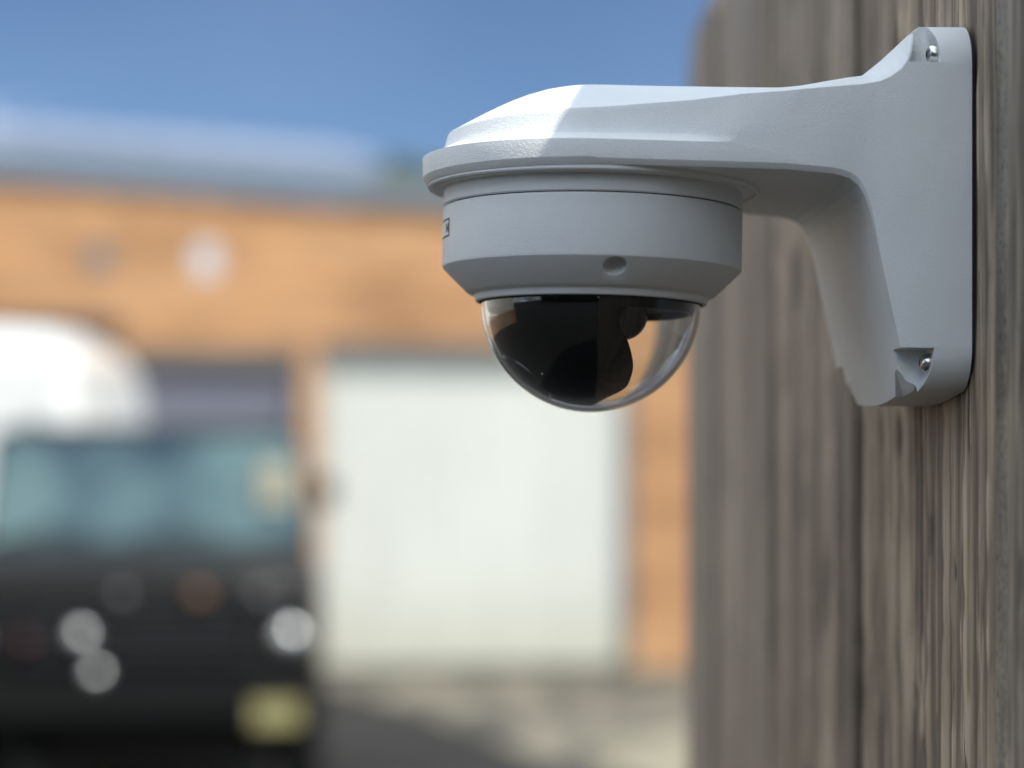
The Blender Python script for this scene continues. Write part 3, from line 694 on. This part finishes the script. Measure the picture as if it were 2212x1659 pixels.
# camera module: drum tilted down and away, gimbal cheeks, lens hood
def toD(u, v, g=0):
    l = FL(u, F0 + g); return (l - LC, (1070 - v) / FP * ZD(l, F0 + g) - HC)
poly = [toD(u, v) for u, v in ((1100, 690), (1180, 640), (1330, 640), (1346, 672), (1332, 690), (1326, 712), (1346, 748), (1360, 790), (1358, 818), (1347, 840), (1306, 862), (1268, 886), (1235, 905), (1120, 905), (1000, 860), (1000, 700))]
def smooth_poly(p, n=5):
    out_ = []
    for i in range(len(p)):
        p0, p1, p2, p3 = [Vector(p[(i + k) % len(p)]) for k in (-1, 0, 1, 2)]
        for t in [x / n for x in range(n)]:
            out_.append(tuple(.5 * ((2 * p1) + (-p0 + p2) * t + (2 * p0 - 5 * p1 + 4 * p2 - p3) * t * t + (-p0 + 3 * p1 - 3 * p2 + p3) * t ** 3)))
    return out_
poly = poly[:1] + smooth_poly(poly)[5:] if False else smooth_poly(poly)
mod = obj('camera_module', prism(poly, -.0400, .0330, 1), M_BLACK, dome)
sph = bmesh.new(); bmesh.ops.create_uvsphere(sph, u_segments=64, v_segments=40, radius=.0404, matrix=Matrix.Translation((-.0004, 0, HZ - .0003)))
boolean(mod, [sph], 'INTERSECT', bevel=.0022, angle=30, seg=4); finish(mod.data, 40)
gc = toD(1304, 640)
gb_ = bmesh.new(); bmesh.ops.create_uvsphere(gb_, u_segments=48, v_segments=32, radius=1, matrix=Matrix.Translation((gc[0], -.004, gc[1])) @ Matrix.Diagonal((.0182, .031, .0112, 1)))
obj('gimbal', gb_, M_BLACK, dome, 60)
o = obj('gimbal_collar', lathe([(.0, .002), (.0085, .002), (.0095, .0), (.0095, -.004), (0, -.004)], 40), M_BLACKG, dome, 40, loc=(toD(1340, 690)[0], -.022, toD(1340, 690)[1])); o.rotation_euler = (R(100), 0, 0)
lens_c = toD(1190, 800)
ld = Vector((-.62, -.15, -.77)).normalized()
o = obj('lens', lathe([(0, .0), (.006, .001), (.0095, -.001), (.0105, .0005), (.0125, .0008), (.0130, -.006), (0, -.006)], 48), M_BLACKG, dome, 40, loc=Vector((-.0004, 0, HZ)) + ld * .0385)
o.rotation_euler = ld.to_track_quat('Z', 'Y').to_euler()
o = obj('lock_screw', lathe([(0, .0008), (.0022, .0008), (.0026, 0), (.0026, -.001)], 20), M_STEEL if False else M_BLACKG, dome, 40, loc=(toD(1300, 850)[0], -.0331 * .3, toD(1300, 850)[1]))
o.rotation_euler = (R(90), 0, 0)
# framed mark printed round the left of the housing: only its last letter shows
def on_cyl(bm, a0, a1, z0, z1, r=.05898, n=8):
    for i in range(n):
        b0, b1 = a0 + (a1 - a0) * i / n, a0 + (a1 - a0) * (i + 1) / n
        bm.faces.new([bm.verts.new((r * math.cos(x), r * math.sin(x), z)) for x, z in ((b0, z0), (b1, z0), (b1, z1), (b0, z1))])
def ang_at(u): return -math.pi / 2 + math.asin(max(-1, min(1, (u - 1283.5) / 323.0)))
bm = bmesh.new()
aR = ang_at(974.5); zc = (1070 - 507) / FP * F0 - HC; hh = .0036; th = .0007
aL = aR - .55
on_cyl(bm, aR - th / .059 * 1.6, aR, zc - hh, zc + hh, n=2); on_cyl(bm, aL, aR - th / .059 * 1.6, zc + hh - th, zc + hh, n=20); on_cyl(bm, aL, aR - th / .059 * 1.6, zc - hh, zc - hh + th, n=20)
on_cyl(bm, aL, aL + .01, zc - hh + th, zc + hh - th, n=2)
# the letter N
def stroke(a, b, w, r=.05898):
    (a0, z0), (a1, z1) = a, b; n = 6
    for i in range(n):
        s0, s1 = i / n, (i + 1) / n; p = [(a0 + (a1 - a0) * s, z0 + (z1 - z0) * s) for s in (s0, s1)]
        bm.faces.new([bm.verts.new((r * math.cos(x), r * math.sin(x), z)) for x, z in ((p[0][0] - w, p[0][1]), (p[0][0] + w, p[0][1]), (p[1][0] + w, p[1][1]), (p[1][0] - w, p[1][1]))])
an = aR - .030; lw = .0045; lh = .0017
lw = .009
stroke((an, zc - lh), (an, zc + lh), lw); stroke((an - .045, zc - lh), (an - .045, zc + lh), lw); stroke((an - .045, zc + lh), (an, zc - lh), lw, .05902)
obj('printed_mark', bm, M_INK, dome)
